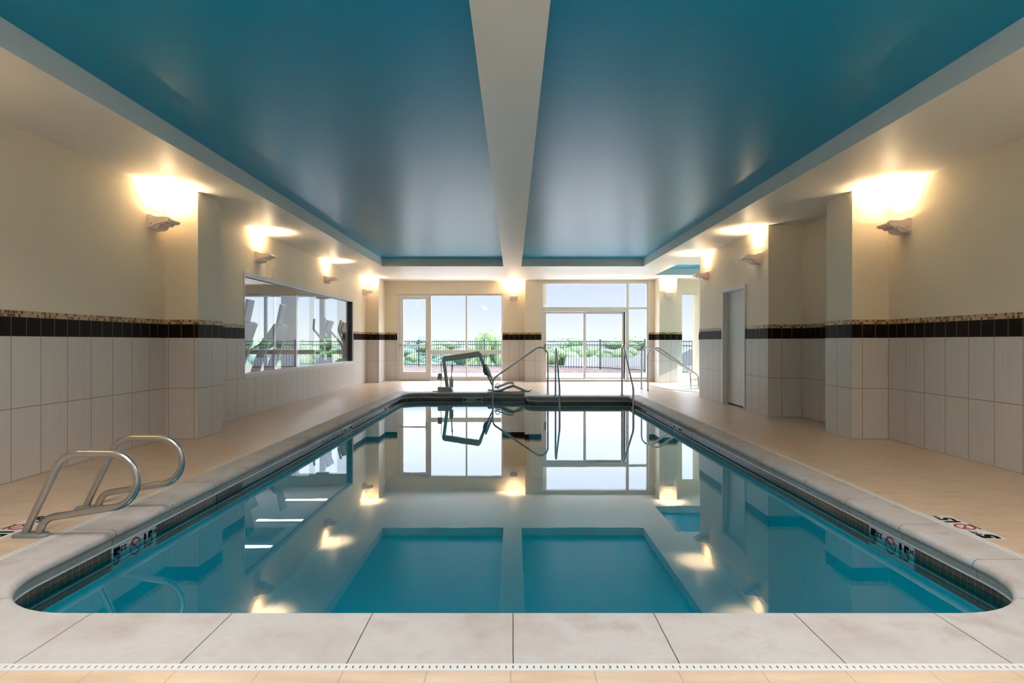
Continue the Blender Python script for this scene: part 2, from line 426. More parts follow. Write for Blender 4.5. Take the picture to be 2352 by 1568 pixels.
# ------------------------------------------------------------------ ceiling
HX0, HX1, HY0, HY1 = -3.165, 3.155, -1.6, 14.2
SX0, SX1, SY0, SY1 = 3.885, 7.4, 13.88, 16.07
CZ = CEIL + .185
bm = bmesh.new()
xs = [-4.5, HX0, HX1, SX0, 4.8, SX1, 8.7]; ys = [-3.2, HY0, SY0, HY1, SY1, 17.95]
for a, b in zip(xs, xs[1:]):
    for c, d in zip(ys, ys[1:]):
        mx_, my_ = (a+b)/2, (c+d)/2
        if HX0 < mx_ < HX1 and HY0 < my_ < HY1: continue
        if SX0 < mx_ < SX1 and SY0 < my_ < SY1: continue
        if mx_ > 4.8 and my_ < 12: continue
        bm.faces.new([bm.verts.new(p) for p in ((a, c, CEIL), (a, d, CEIL), (b, d, CEIL), (b, c, CEIL))])
ceil = obj('ceiling', bm, M['soffit'], kind='structure', recalc=False)
def coffer(x0, x1, y0, y1, nm):
    bm = bmesh.new()
    for (ax, ay), (bx, by) in (((x0, y0), (x0, y1)), ((x0, y1), (x1, y1)), ((x1, y1), (x1, y0)), ((x1, y0), (x0, y0))):
        bm.faces.new([bm.verts.new(p) for p in ((ax, ay, CEIL), (bx, by, CEIL), (bx, by, CZ), (ax, ay, CZ))])
    obj(nm+'_fascia', bm, M['fascia'], ceil, 'structure')
    B(nm+'_panel', (x0-.02, x1+.02, y0-.02, y1+.02, CZ, CZ+.05), M['blue'], ceil, 'structure')
coffer(HX0, HX1, HY0, HY1, 'pool_coffer'); coffer(SX0, SX1, SY0, SY1, 'spa_coffer')
B('ceiling_beam', (-.235, .20, HY0, HY1, CEIL, CZ), M['soffit'], ceil, 'structure')
B('roof_slab', (-11, 8.9, -3.3, 18.1, CEIL+.26, CEIL+.4), M['gymwall'], ceil, 'structure')

# ------------------------------------------------------------------ pool
NV = 14
def path(verts, d):
    """verts: (x, y, r, kind, d_override) kind +1 corner with the water inside, -1 deck poking in.  returns points"""
    n = len(verts); out = []
    for i, (x, y, r, k) in enumerate(verts):
        p = Vector((x, y)); a = Vector(verts[i-1][:2]); b = Vector(verts[(i+1) % n][:2])
        ea, eb = (p-a).normalized(), (b-p).normalized()
        na, nb = Vector((ea.y, -ea.x)), Vector((eb.y, -eb.x))      # outward (away from water) for CCW travel
        q = p + (na+nb)*d
        rr = max(.012, r + d*k)
        c = q - ea*rr - (nb if k > 0 else -nb)*0
        # arc centre lies on the water side for k=+1, deck side for k=-1
        c = q + (-(na) - nb)*rr if k > 0 else q + (na+nb)*rr
        s = c + (na if k > 0 else -na)*rr; e = c + (nb if k > 0 else -nb)*rr
        a0 = math.atan2(*(s-c).yx); a1 = math.atan2(*(e-c).yx)
        da = (a1-a0+PI) % (2*PI) - PI
        for j in range(NV+1):
            t = a0+da*j/NV; out.append(Vector((c.x+rr*math.cos(t), c.y+rr*math.sin(t))))
    return out
PV = [(-2.547, 2.52, .6, 1), (2.547, 2.52, .6, 1), (2.547, 12.68, .04, 1), (.31, 12.68, .25, -1), (.31, 13.56, .06, 1), (-2.547, 13.56, .45, 1)]
base = path(PV, 0.0)
# arclength along the tile line, origin at the middle of the near edge; near arcs stretched so joints land right
def arcl(pts):
    s = [0.0]
    for a, b in zip(pts, pts[1:]): s.append(s[-1]+(b-a).length)
    return s
s0 = arcl(base); closing = (base[0]-base[-1]).length
# index: verts order NL arc, NR arc, ...
mid = (s0[NV]+s0[NV+1])/2
U = []
for i, s in enumerate(s0):
    uu = s-mid
    k = 1.11
    arc0, arc1 = s0[NV+1]-mid, s0[2*NV+1]-mid
    if uu > arc0:
        uu = arc0 + (min(uu, arc1)-arc0)*k + max(0, uu-arc1)
    if uu < -(arc0): uu = -arc0 + (uu+arc0)*k
    U.append(uu)
closeU = U[-1] + closing
def loft(bm, rings, us, vs, closeu):
    """rings: list of lists of 3D points (same count, closed)"""
    uvl = bm.loops.layers.uv.get('UVMap') or bm.loops.layers.uv.new('UVMap')
    V = [[bm.verts.new(p) for p in r] for r in rings]; n = len(rings[0])
    for j in range(len(rings)-1):
        for i in range(n):
            i2 = (i+1) % n; u0 = us[i]; u1 = us[i2] if i2 else closeu
            f = bm.faces.new((V[j][i], V[j][i2], V[j+1][i2], V[j+1][i]))
            for l, uv in zip(f.loops, ((u0, vs[j]), (u1, vs[j]), (u1, vs[j+1]), (u0, vs[j+1]))): l[uvl].uv = uv
    return V
# outer rim of the coping, following the drain lines
OUT = {0: (-2.762, 2.146), 1: (2.762, 2.146), 2: (2.762, 12.98), 3: (.61, 12.98), 4: (.61, 13.86), 5: (-2.762, 13.86)}
outer = []
for ci in range(6):
    cx, cy = OUT[ci]
    for j in range(NV+1):
        bx, by = base[ci*(NV+1)+j]
        if j < NV/2:      # still on the incoming side
            e = 'in'
        else: e = 'out'
        t = j/NV
        if ci == 0: p = (cx, cy + (by-cy)*0 + max(0, 3.12-cy)*(1-2*t)) if t < .5 else (cx + (-1.947-cx)*(2*t-1), cy)
        elif ci == 1: p = (1.947 + (cx-1.947)*2*t, cy) if t < .5 else (cx, cy + (3.12-cy)*(2*t-1))
        elif ci == 5: p = (-2.097 + (cx+2.097)*2*t, cy) if t < .5 else (cx, cy + (13.11-cy)*(2*t-1))
        elif ci == 3: p = (.61, 12.98)
        else: p = (cx, cy)
        outer.append(Vector(p))
pool = thing('swimming_pool', (0, 2.52, 0))
PO = Vector((0, 2.52, 0))
def ring(d, z): return [Vector((p.x, p.y, z))-PO for p in path(PV, d)]
bm = bmesh.new()
prof = [(-.02, 0)]
R_ = .036
for k in range(1, 7):
    a = (PI/2)*k/6; prof.append((-.02-R_*math.sin(a), -R_+R_*math.cos(a)))
prof += [(-.055, -.046), (-.048, -.054), (-.034, -.058), (-.033, -.062), (-.028, -.104), (.0, -.106), (.02, -.106)]
rings = [[Vector((p.x, p.y, 0))-PO for p in outer]] + [ring(d, z) for d, z in prof]
vs = [0]; 
for (a, b) in zip([(.215, 0)]+prof, prof): vs.append(vs[-1]+math.hypot(a[0]-b[0], a[1]-b[1]))
loft(bm, rings, U, vs, closeU)
obj('coping', bm, M['coping'], pool, smooth=True)
bm = bmesh.new(); pr = [(.02, -.105), (-.022, -.105), (-.024, -.119), (.0, -.119)]
loft(bm, [ring(d, z) for d, z in pr], U, [0, .1, .2, .3], closeU); obj('edge_strip', bm, M['strip'], pool)
bm = bmesh.new(); loft(bm, [ring(0, -.118), ring(0, -.275)], U, [0, .157], closeU); obj('waterline_tile_band', bm, M['wtile'], pool)
bm = bmesh.new()
V = loft(bm, [ring(.001, -.27), ring(.001, -1.45), ring(-.12, -1.52)], U, [0, 1, 1.2], closeU)
bm.faces.new(V[-1]); 
obj('basin', bm, M['plaster'], pool)
bm = bmesh.new(); f = bm.faces.new([bm.verts.new(p) for p in ring(-.001, WL)])
bmesh.ops.triangulate(bm, faces=[f]); 
for f in bm.faces:
    if f.normal.z < 0: f.normal_flip()
obj('pool_water', bm, M['water'], pool, recalc=False)
bm = bmesh.new()
for k, (y0, z1) in enumerate(((12.35, -.45), (12.0, -.72), (11.55, -.99))):
    box(bm, .33, 2.53, y0-2.52, 12.66-2.52, -1.5, z1)
for k, (x0, z1) in enumerate(((-.05, -.45), (-.35, -.72), (-.75, -.99))):
    box(bm, x0, .29, 12.66-2.52, 13.54-2.52, -1.5, z1)
obj('entry_steps', bm, M['plaster'], pool)
tag(pool, 'long indoor swimming pool with grey stone coping and still teal water', 'swimming pool')

# text and no-diving symbol meshes
def text_bm(bm, body, size, mtx, bold=0.0, ext=.0006):
    cu = bpy.data.curves.new('t', 'FONT'); cu.body = body; cu.size = size; cu.align_x = 'CENTER'; cu.align_y = 'CENTER'
    cu.extrude = ext; cu.offset = bold if size > .05 else 0; cu.resolution_u = 4
    o = bpy.data.objects.new('t', cu); C.objects.link(o)
    dg = bpy.context.evaluated_depsgraph_get(); me = bpy.data.meshes.new_from_object(o.evaluated_get(dg))
    b2 = bmesh.new(); b2.from_mesh(me); b2.transform(mtx)
    me2 = bpy.data.meshes.new('x'); b2.to_mesh(me2); b2.free(); bm.from_mesh(me2)
    bpy.data.objects.remove(o); bpy.data.curves.remove(cu); bpy.data.meshes.remove(me); bpy.data.meshes.remove(me2)
def annulus(bm, r0, r1, z0, z1, mtx, sx=1.0, n=40):
    rr = [[bm.verts.new(mtx @ Vector((r*sx*math.cos(2*PI*k/n), r*math.sin(2*PI*k/n), z))) for k in range(n)] for r, z in ((r0, z0), (r1, z0), (r1, z1), (r0, z1))]
    for j in range(4):
        a, b = rr[j], rr[(j+1) % 4]
        for k in range(n): bm.faces.new((a[k], a[(k+1) % n], b[(k+1) % n], b[k]))
def marker(parent, M4, ft, mt, caption):
    """three 6-inch tiles in local xy: x reading direction, y up; M4 places them"""
    T = Matrix.Translation
    bm = bmesh.new()
    for k in (-1, 0, 1): box(bm, k*.1545-.0765, k*.1545+.0765, -.0765, .0765, -.004, .0012, mtx=M4)
    body = obj('depth_marker', bm, M['mtile'], parent)
    a, b = mt.split('.')
    for nm, tx, sz, tx_, ty_, sx_, bo in (('numeral', ft, .135, -.185, -.005, 1.1, .0075), ('unit_text', 'FT', .058, -.118, .022, 1, .0012), ('numeral', a, .135, .103, -.005, 1, .004),
                                 ('decimal_point', '.', .135, .130, 0, 1, .003), ('numeral', b, .135, .163, -.005, .95, .004), ('unit_text', 'M', .046, .212, .028, 1, .0002)):
        bm = bmesh.new(); text_bm(bm, tx, sz, M4 @ T((tx_, ty_, .0028)) @ Matrix.Diagonal((sx_, 1, 1, 1)), bo); obj(nm, bm, M['ink'], body)
    if caption: bm = bmesh.new(); text_bm(bm, 'NO DIVING', .02, M4 @ T((0, -.065, .0028)), .0004); obj('caption', bm, M['ink'], body)
    bm = bmesh.new()
    text_pts = [(-.034, .004), (-.012, .016), (.004, .006), (.022, -.014), (.03, -.024), (.018, -.02), (0, -.006), (-.014, .006), (-.036, -.006)]
    bm.faces.new([bm.verts.new(M4 @ Vector((x_, y_, .0032))) for x_, y_ in text_pts])
    annulus(bm, .0005, .006, .0025, .0032, M4 @ T((-.026, .02, 0)), 1, 12)
    obj('diver_figure', bm, M['ink'], body)
    bm = bmesh.new(); annulus(bm, .046, .058, .002, .0036, M4)
    box(bm, -.05, .05, -.0045, .0045, .002, .0034, mtx=M4 @ Matrix.Rotation(math.radians(-45), 4, 'Z'))
    obj('no_diving_ring', bm, M['red'], body)
    return body
def frame(origin, xdir, ydir):
    xd, yd = Vector(xdir), Vector(ydir); zd = xd.cross(yd)
    return Matrix(((xd.x, yd.x, zd.x, origin[0]), (xd.y, yd.y, zd.y, origin[1]), (xd.z, yd.z, zd.z, origin[2]), (0, 0, 0, 1)))
zc = -.118-.0765
for (yy, a, b) in ((3.945, '5', '1.5'), (9.03, '4', '1.2'), (11.85, '3', '1.0')):
    marker(pool, frame((-2.545, yy-2.52, zc), (0, 1, 0), (0, 0, 1)), a, b, False)      # left side, seen from the water
for (yy, a, b) in ((3.95, '5', '1.5'), (9.1, '4', '1.2')):
    marker(pool, frame((2.545, yy-2.52, zc), (0, -1, 0), (0, 0, 1)), a, b, False)
marker(pool, frame((-.93, 13.558-2.52, zc), (1, 0, 0), (0, 0, 1)), '3', '0.9', False)
# skimmers
B('skimmer_opening', (-2.56, -2.544, 5.03-2.52, 5.5-2.52, -.272, -.12), M['black'], pool)
B('skimmer_opening', (2.544, 2.56, 11.2-2.52, 11.62-2.52, -.272, -.12), M['black'], pool)

# ------------------------------------------------------------------ floor (deck)
bm = bmesh.new()
def fq(x0, x1, y0, y1, z=0):
    bm.faces.new([bm.verts.new(p) for p in ((x0, y0, z), (x1, y0, z), (x1, y1, z), (x0, y1, z))])
fq(-4.4, 4.7, -3.2, 2.10); fq(-4.4, -2.81, 2.10, 13.5); fq(2.81, 4.7, 2.10, 12.9)
fq(-4.4, -2.762, 13.5, 17.95); fq(-2.762, .61, 13.86, 17.95); fq(.61, 2.762, 12.98, 17.45); fq(.61, 2.762, 17.45, 17.95)
fq(2.762, 3.6, 12.9, 17.95); fq(-2.81, -2.762, 4.76, 5.36)
CX, CY, RS = 5.7, 15.0, 1.95
sq = (3.6, 7.8, 12.9, 17.1)
fq(3.6, 7.8, 17.1, 17.6); fq(7.8, 8.7, 12.5, 17.6); fq(4.7, 7.8, 12.5, 12.9)
n = 48
def sqpt(a):
    c, s = math.cos(a), math.sin(a); k = 2.1/max(abs(c), abs(s)); return (CX+c*k, CY+s*k, 0)
for k in range(n):
    a0, a1 = 2*PI*(k+.5)/n-PI/4, 2*PI*(k+1.5)/n-PI/4
    a0, a1 = 2*PI*k/n, 2*PI*(k+1)/n
    r2 = RS+.0
    bm.faces.new([bm.verts.new(p) for p in ((CX+r2*math.cos(a0), CY+r2*math.sin(a0), 0), sqpt(a0), sqpt(a1), (CX+r2*math.cos(a1), CY+r2*math.sin(a1), 0))])
for f in bm.faces:
    if f.normal.z < 0: f.normal_flip()
floor = obj('floor', bm, M['deck'], kind='structure', recalc=False)

# drains: long white slotted channels
def drain(name, x0, x1, y0, y1, along, label):
    bm = bmesh.new(); uvl = bm.loops.layers.uv.new('UVMap')
    box(bm, x0, x1, y0, y1, -.02, .0015)
    bmesh.ops.recalc_face_normals(bm, faces=bm.faces[:])
    for f in bm.faces:
        for l in f.loops:
            p = l.vert.co
            l[uvl].uv = (p.x, (p.y-y0)/(y1-y0)) if along == 'x' else (p.y, (p.x-x0)/(x1-x0))
    o = obj(name, bm, M['grate'], recalc=False); tag(o, label, 'drain', 'slotted deck drains around the pool'); return o
drain('deck_drain', -2.81, .347, 2.101, 2.1455, 'x', 'white slotted drain channel across the near deck, longer piece left of the joint')
drain('deck_drain', .3485, 2.81, 2.101, 2.1455, 'x', 'white slotted drain channel across the near deck, piece right of the joint')
drain('deck_drain', -2.81, -2.763, 2.146, 4.76, 'y', 'white slotted drain along the left coping beside the grab rails')
drain('deck_drain', -2.81, -2.763, 5.36, 13.5, 'y', 'long white drain along the left coping running to the far end')
drain('deck_drain', 2.763, 2.81, 2.146, 12.9, 'y', 'long white drain along the right side coping')
drain('deck_drain', 3.30, 3.345, 12.92, 14.15, 'y', 'short drain strip in the deck in front of the spa')
# deck depth markers
o = marker(None, frame((2.873, 3.727, .0002), (0, 1, 0), (-1, 0, 0)), '5', '1.5', True); o.name = 'deck_depth_marker'
tag(o, 'white 5 FT no-diving tile set into the right deck beside the drain', 'depth marker', 'depth markers set in the deck')
o = marker(None, frame((-3.14, 3.727, .0002), (0, -1, 0), (1, 0, 0)), '5', '1.5', True); o.name = 'deck_depth_marker'
tag(o, 'white 5 FT no-diving tile in the left deck behind the near grab rail foot', 'depth marker', 'depth markers set in the deck')

# ------------------------------------------------------------------ spa
spa = thing('spa_pool', (CX, CY, 0)); tag(spa, 'round spa pool in the sunny alcove at the far right', 'spa')
bm = bmesh.new()
def lathe(bm, prof, n=56, c=(0, 0)):
    rr = [[bm.verts.new((c[0]+r*math.cos(2*PI*k/n), c[1]+r*math.sin(2*PI*k/n), z)) for k in range(n)] for r, z in prof]
    for a, b in zip(rr, rr[1:]):
        for k in range(n): bm.faces.new((a[k], a[(k+1) % n], b[(k+1) % n], b[k]))
    return rr
lathe(bm, [(RS+.01, 0), (RS+.01, .012), (RS-.26, .012), (RS-.30, -.01), (RS-.30, -.05), (RS-.26, -.06)])
obj('coping', bm, M['concrete'], spa, smooth=True)
bm = bmesh.new(); uvl = bm.loops.layers.uv.new('UVMap')
rr = lathe(bm, [(RS-.27, -.05), (RS-.27, -.2)])
for f in bm.faces:
    for l in f.loops:
        a = math.atan2(l.vert.co.y, l.vert.co.x); l[uvl].uv = (a*1.68, 0 if l.vert.co.z > -.1 else .15)
obj('waterline_tile_band', bm, M['spatile'], spa)
bm = bmesh.new(); rr = lathe(bm, [(RS-.268, -.2), (RS-.268, -.5), (RS-.75, -.5), (RS-.75, -1.0)]); bm.faces.new(rr[-1])
obj('basin', bm, M['spa'], spa)
bm = bmesh.new(); bm.faces.new([bm.verts.new(((RS-.272)*math.cos(2*PI*k/56), (RS-.272)*math.sin(2*PI*k/56), -.11)) for k in range(56)])
obj('spa_water', bm, M['spawater'], spa, recalc=False)

# ------------------------------------------------------------------ stainless rails
def rail(name, pts, radii, r, label, group, flanges, material='steel', parent_loc=None):
    loc = Vector(parent_loc or pts[0]); t = thing(name, loc); tag(t, label, 'handrail', group)
    bm = bmesh.new(); tube(bm, [Vector(p)-loc for p in fillet(pts, radii)], r, 18)
    obj('tube', bm, M[material], t, smooth=True)
    for f in flanges:
        bm = bmesh.new(); disc(bm, Vector(f)-loc, r*2.1, .014); obj('floor_flange', bm, M[material], t, smooth=True)
    return t
G = 'stainless handrails at the pool steps'
rail('handrail', [(.78, 13.15, 0), (.78, 13.15, 1.2), (-.455, 13.15, .345), (-.455, 13.15, -.72)], [.17, .16], .021,
     'steel step handrail slanting left from the platform into the pool beside the lift', G, [(.78, 13.15, 0)])
rail('handrail', [(.93, 12.83, 0), (.93, 12.83, 1.17), (.93, 11.72, .24), (.93, 11.72, -.9)], [.12, .16], .021,
     'steel step handrail seen end-on at the left end of the step platform', G, [(.93, 12.83, 0)])
rail('handrail', [(2.385, 12.83, 0), (2.385, 12.83, 1.23), (2.385, 11.62, .25), (2.385, 11.62, -.9)], [.12, .16], .021,
     'steel step handrail at the right far corner of the pool', G, [(2.385, 12.83, 0)])
G = 'stainless handrails at the spa'
rail('handrail', [(3.2, 14.6, 0), (3.2, 14.6, 1.22), (4.42, 14.6, .42), (4.44, 14.6, -.45)], [.2, .14], .021,
     'steel spa handrail standing further back of the pair', G, [(3.2, 14.6, 0)])
rail('handrail', [(3.235, 14.05, 0), (3.235, 14.05, 1.21), (4.44, 14.05, .36), (4.47, 14.05, -.45)], [.2, .14], .021,
     'steel spa handrail nearer to the pool of the pair', G, [(3.235, 14.05, 0)])
def grab(x, y, label):
    t = thing('pool_grab_rail', (-2.924+x, y, 0)); tag(t, label, 'grab rail', 'pair of grab rails by the left edge')
    ox = 2.924
    pts = [(-2.968+ox, 0, .0), (-2.968+ox, 0, .012), (-2.745+ox, 0, .50), (-2.40+ox, 0, .497)]
    p1 = fillet([Vector(p) for p in [(-2.968+ox, 0, 0), (-2.728+ox, 0, .502), (-2.42+ox, 0, .498)]], [.155])
    # big return bend, sampled arc
    cx_, cz_, rx = -2.447+ox, .336, .164
    arc = []
    for k in range(0, 21):
        a = math.radians(88 - k*(178/20)); arc.append(Vector((cx_+rx*1.02*math.cos(a), 0, cz_+rx*math.sin(a))))
    low = fillet([arc[-1], Vector((-2.84+ox, 0, .108)), Vector((-2.883+ox, 0, 0))], [.16])
    pts = p1[:-1]+arc+low[1:]
    bm = bmesh.new(); tube(bm, pts, .0215, 20); obj('tube', bm, M['steel_old'], t, smooth=True)
    bm = bmesh.new()
    n = 40; hx, hy = .062, .045
    prof = [(1.0, 0), (1.0, .008), (.93, .017), (.6, .019), (.02, .019)]
    rings = []
    for s, z in prof:
        rg = []
        for k in range(n):
            a = 2*PI*k/n; rg.append(bm.verts.new((math.copysign(hx, math.cos(a))*s+hy*s*math.cos(a), hy*s*math.sin(a), z)))
        rings.append(rg)
    for a, b in zip(rings, rings[1:]):
        for k in range(n): bm.faces.new((a[k], a[(k+1) % n], b[(k+1) % n], b[k]))
    obj('base_flange', bm, M['flange'], t, smooth=True)
grab(0, 3.555, 'looped steel grab rail nearest the camera at the left pool edge')
grab(-.055, 4.135, 'looped steel grab rail just behind the nearest one at the left edge')

# ------------------------------------------------------------------ wall sconces
def smooth_loop(pts, k=5, keep=.045):
    out = []; n = len(pts)
    for i in range(n):
        p0, p1, p2, p3 = (Vector(pts[(i+j) % n]) for j in (-1, 0, 1, 2))
        if p1.x <= keep and p2.x <= keep: out.append((p1.x, p1.y)); continue
        for q in range(k):
            t = q/k; v_ = .5*((2*p1)+(p2-p0)*t+(2*p0-5*p1+4*p2-p3)*t*t+(3*p1-p0-3*p2+p3)*t**3); out.append((v_.x, v_.y))
    return out
def make_sconce():
    t = thing('wall_sconce')
    W = .1
    body = [(0, .075), (.04, .075), (.075, .058), (.12, .046), (.235, .044), (.262, .036), (.277, .018), (.272, .0), (.25, -.012), (.222, -.014),
            (.212, -.008), (.205, -.022), (.185, -.035), (.162, -.038), (.148, -.03), (.14, -.05), (.12, -.072), (.09, -.084), (.055, -.086), (0, -.08)]
    bm = bmesh.new(); prism(bm, smooth_loop(body), -W+.008, W-.008, 'y'); obj('shade', bm, M['sconce'], t, smooth=True)
    side = [(0, .078), (.044, .077), (.075, .062), (.124, .05), (.232, .05), (.25, .038), (.254, .02), (.246, .0), (.226, -.01), (.17, -.016), (.124, -.026), (.085, -.046), (.05, -.062), (0, -.066)]
    for s in (-1, 1):
        bm = bmesh.new(); prism(bm, smooth_loop(side), s*W-.006, s*W+.006, 'y'); obj('end_panel', bm, M['sconce'], t, smooth=True)
        bm = bmesh.new(); prism(bm, [(.05+.006*math.cos(a*PI/4), -.03+.006*math.sin(a*PI/4)) for a in range(8)], s*(W+.006), s*(W+.009), 'y'); obj('screw', bm, M['black'], t)
    B('wall_plate', (-.012, .001, -W-.004, W+.004, -.084, .08), M['sconce'], t)
    return t
proto = make_sconce()
WARM = (1.0, .74, .45)
def place_sconce(x, y, z, rz, label, power=1.0):
    global proto
    if proto is not None: t = proto; proto0[0] = t; proto = None
    else: t = copy_tree(proto0[0])
    t.location = (x, y, z); t.rotation_euler = (0, 0, rz)
    tag(t, label, 'wall lamp', 'uplight sconces on the walls')
    d = Vector((math.cos(rz), math.sin(rz), 0))
    la = bpy.data.lights.new('sconce_lamp', 'AREA'); la.shape = 'RECTANGLE'; la.size = .15; la.size_y = .09
    la.energy = SP*power; la.color = WARM; la.spread = math.radians(115)
    lo = bpy.data.objects.new('sconce_lamp', la); C.objects.link(lo)
    lo.location = Vector((x, y, z+.083)) + d*.175; lo.rotation_euler = (PI, 0, rz+PI/2)
    lb_ = la.copy(); lb_.energy = SP*power*.35; lb_.spread = PI
    l2 = bpy.data.objects.new('sconce_glow', lb_); C.objects.link(l2); l2.location = lo.location; l2.rotation_euler = lo.rotation_euler
proto0 = [None]; SP = 3.2
XL, XR = -4.218, 4.538
for i, (yy, lb) in enumerate([(6.87, 'white uplight sconce high on the left wall in front of the near pilaster'),
                (9.68, 'white uplight sconce on the left wall above the near end of the window'),
                (13.2, 'white uplight sconce on the left wall above the far end of the window'),
                (16.55, 'white uplight sconce on the left wall just before the far left corner')]):
    place_sconce(-4.23, yy, 2.572, 0, lb)
place_sconce(4.55, 6.8, 2.515, PI, 'white uplight sconce on the right wall in front of the near pilaster')
place_sconce(4.0, 9.53, 2.525, PI, 'white uplight sconce on the right wall between the corner and the door')
place_sconce(4.0, 12.05, 2.525, PI, 'white uplight sconce on the right wall beyond the door')
place_sconce(.02, 17.7, 2.50, -PI/2, 'small uplight sconce on the far wall left of the middle pillar')
place_sconce(4.42, 16.7, 2.52, -PI/2, 'white uplight sconce on the far right pillar beside the spa')
for yy in (3.4, -.3):  # unseen sconces carrying on the rows, added to light the near end
    place_sconce(-4.23, yy, 2.572, 0, 'unseen uplight sconce added on the left wall behind the near frame edge')
    place_sconce(4.55, yy, 2.515, PI, 'unseen uplight sconce added on the right wall behind the near frame edge')

# ------------------------------------------------------------------ windows and doors
def pane(parent, x0, x1, z0, z1, y, t=.008, material='glass'):
    return B('glass_pane', (x0, x1, y-t/2, y+t/2, z0, z1), M[material], parent, 'structure')
# window_1: big gym window in the left wall
w = thing('window_1', (-4.23, 12.35, .6)); w['kind'] = 'structure'
def wl(v): return [(a[0]+4.23, a[1]+4.23, a[2]-12.35, a[3]-12.35, a[4]-.6, a[5]-.6) for a in v]
B('window_frame', wl([(-4.40, -4.222, 9.2, 15.5, 2.225, 2.285), (-4.40, -4.21, 9.2, 15.5, .605, .665), (-4.40, -4.222, 9.2, 9.235, .665, 2.225), (-4.40, -4.222, 15.455, 15.5, .665, 2.225)]), M['alu'], w, 'structure')
B('window_gasket', wl([(-4.335, -4.32, 9.235, 15.455, 2.212, 2.226), (-4.36, -4.25, 15.44, 15.456, .665, 2.225)]), M['black'], w, 'structure')
ye = [9.235, 9.99, 10.87, 11.74, 12.65, 13.55, 14.5, 15.44]
for a, b in zip(ye, ye[1:]):
    B('glass_pane', wl([(-4.332, -4.324, a+.002, b-.002, .665, 2.213)]), M['gymglass'], w, 'structure')
# window_2: far storefront with the exit door at its left
Y1 = 17.78
w = thing('window_2', (-1.9, Y1, 0)); w['kind'] = 'structure'
def sh(v, ox, oy): return [(a[0]-ox, a[1]-ox, a[2]-oy, a[3]-oy, a[4], a[5]) for a in v]
d0, d1 = Y1-.05, Y1+.05
B('window_frame', sh([(-3.5, -3.445, d0, d1, 0, 2.615), (-2.54, -2.48, d0, d1, 0, 2.615), (-1.435, -1.385, d0, d1, .13, 2.56), (-.353, -.31, d0, d1, 0, 2.615),
    (-3.445, -2.54, d0, d1, 2.545, 2.615), (-2.48, -.353, d0, d1, 2.555, 2.615), (-2.48, -.353, d0-.005, d1, .79, .93), (-2.48, -.353, d0, d1, 0, .13)], -1.9, Y1), M['alu'], w, 'structure')
for a, b in ((-2.48, -1.435), (-1.385, -.353)):
    pane(w, a+1.9, b+1.9, .93, 2.555, 0); pane(w, a+1.9, b+1.9, .13, .79, 0)
dr = thing('door_1', (-3.0, Y1, 0)); dr['kind'] = 'structure'
B('door_leaf', sh([(-3.44, -3.325, d0+.01, d1-.01, .012, 2.54), (-2.645, -2.545, d0+.01, d1-.01, .012, 2.54), (-3.325, -2.645, d0+.01, d1-.01, 2.45, 2.54), (-3.325, -2.645, d0+.01, d1-.01, .012, .265)], -3.0, Y1), M['alu'], dr, 'structure')
pane(dr, -.325, .355, .265, 2.45, 0)
bm = bmesh.new(); tube(bm, [(-.40, -.10, 1.07), (.38, -.10, 1.07)], .024, 14); obj('push_bar', bm, M['strap'], dr, smooth=True)
B('push_bar_housing', [(-.44, -.36, -.135, -.04, 1.035, 1.10), (.36, .415, -.135, -.04, .93, 1.16)], M['liftgrey'], dr, bev=.006)
B('door_gap_shade', [(-.445, .46, -.02, .02, .0, .012)], M['alu_shade'], dr)
# window_3: sliding doors with transoms
Y2 = 17.36
w = thing('window_3', (2.4, Y2, 0)); w['kind'] = 'structure'
d0, d1 = Y2-.06, Y2+.06
B('window_frame', sh([(.837, .873, d0, d1, 2.196, 2.945), (.837, .975-.06, d0, d1, 0, 2.13), (3.335, 3.418, d0, d1, 0, 2.945), (3.94, 4.01, d0, d1, 0, 2.945), (.837, 4.01, d0, d1, 2.877, 2.945),
    (.837, 4.01, d0, d1, 2.12, 2.196), (.837, 3.335, d0, d1, 2.06, 2.12), (.837, 4.01, d0, d1, 0, .06), (3.418, 3.94, d0, d1, .06, .13)], 2.4, Y2), M['alu'], w, 'structure')
pane(w, .873-2.4, 3.335-2.4, 2.196, 2.877, 0); pane(w, 3.418-2.4, 3.94-2.4, 2.196, 2.877, 0); pane(w, 3.418-2.4, 3.94-2.4, .13, 2.12, 0)
B('latch', [(3.36-2.4, 3.375-2.4, -.075, -.06, .98, 1.0), (3.385-2.4, 3.4-2.4, -.075, -.06, .98, 1.0)], M['black'], w)
s1_ = thing('door_2', (1.5, Y2, 0)); s1_['kind'] = 'structure'
B('door_leaf', [(.915-1.5, .975-1.5, -.035, 0, .06, 2.06), (2.076-1.5, 2.14-1.5, -.035, 0, .06, 2.06), (.975-1.5, 2.076-1.5, -.035, 0, 2.005, 2.06), (.975-1.5, 2.076-1.5, -.035, 0, .06, .11)], M['alu'], s1_, 'structure')
pane(s1_, .975-1.5, 2.076-1.5, .11, 2.005, -.0175)
B('door_handle', [(.935-1.5, .955-1.5, -.075, -.036, .87, 1.1), (.965-1.5, .972-1.5, -.06, -.036, .87, 1.11)], M['bronze'], s1_, bev=.004)
s2_ = thing('door_3', (2.7, Y2, 0)); s2_['kind'] = 'structure'
B('door_leaf', [(2.10-2.7, 2.157-2.7, .003, .04, .07, 2.05), (3.225-2.7, 3.28-2.7, .003, .04, .07, 2.05), (2.157-2.7, 3.225-2.7, .003, .04, 1.995, 2.05), (2.157-2.7, 3.225-2.7, .003, .04, .07, .12)], M['alu'], s2_, 'structure')
pane(s2_, 2.157-2.7, 3.225-2.7, .12, 1.995, .02)
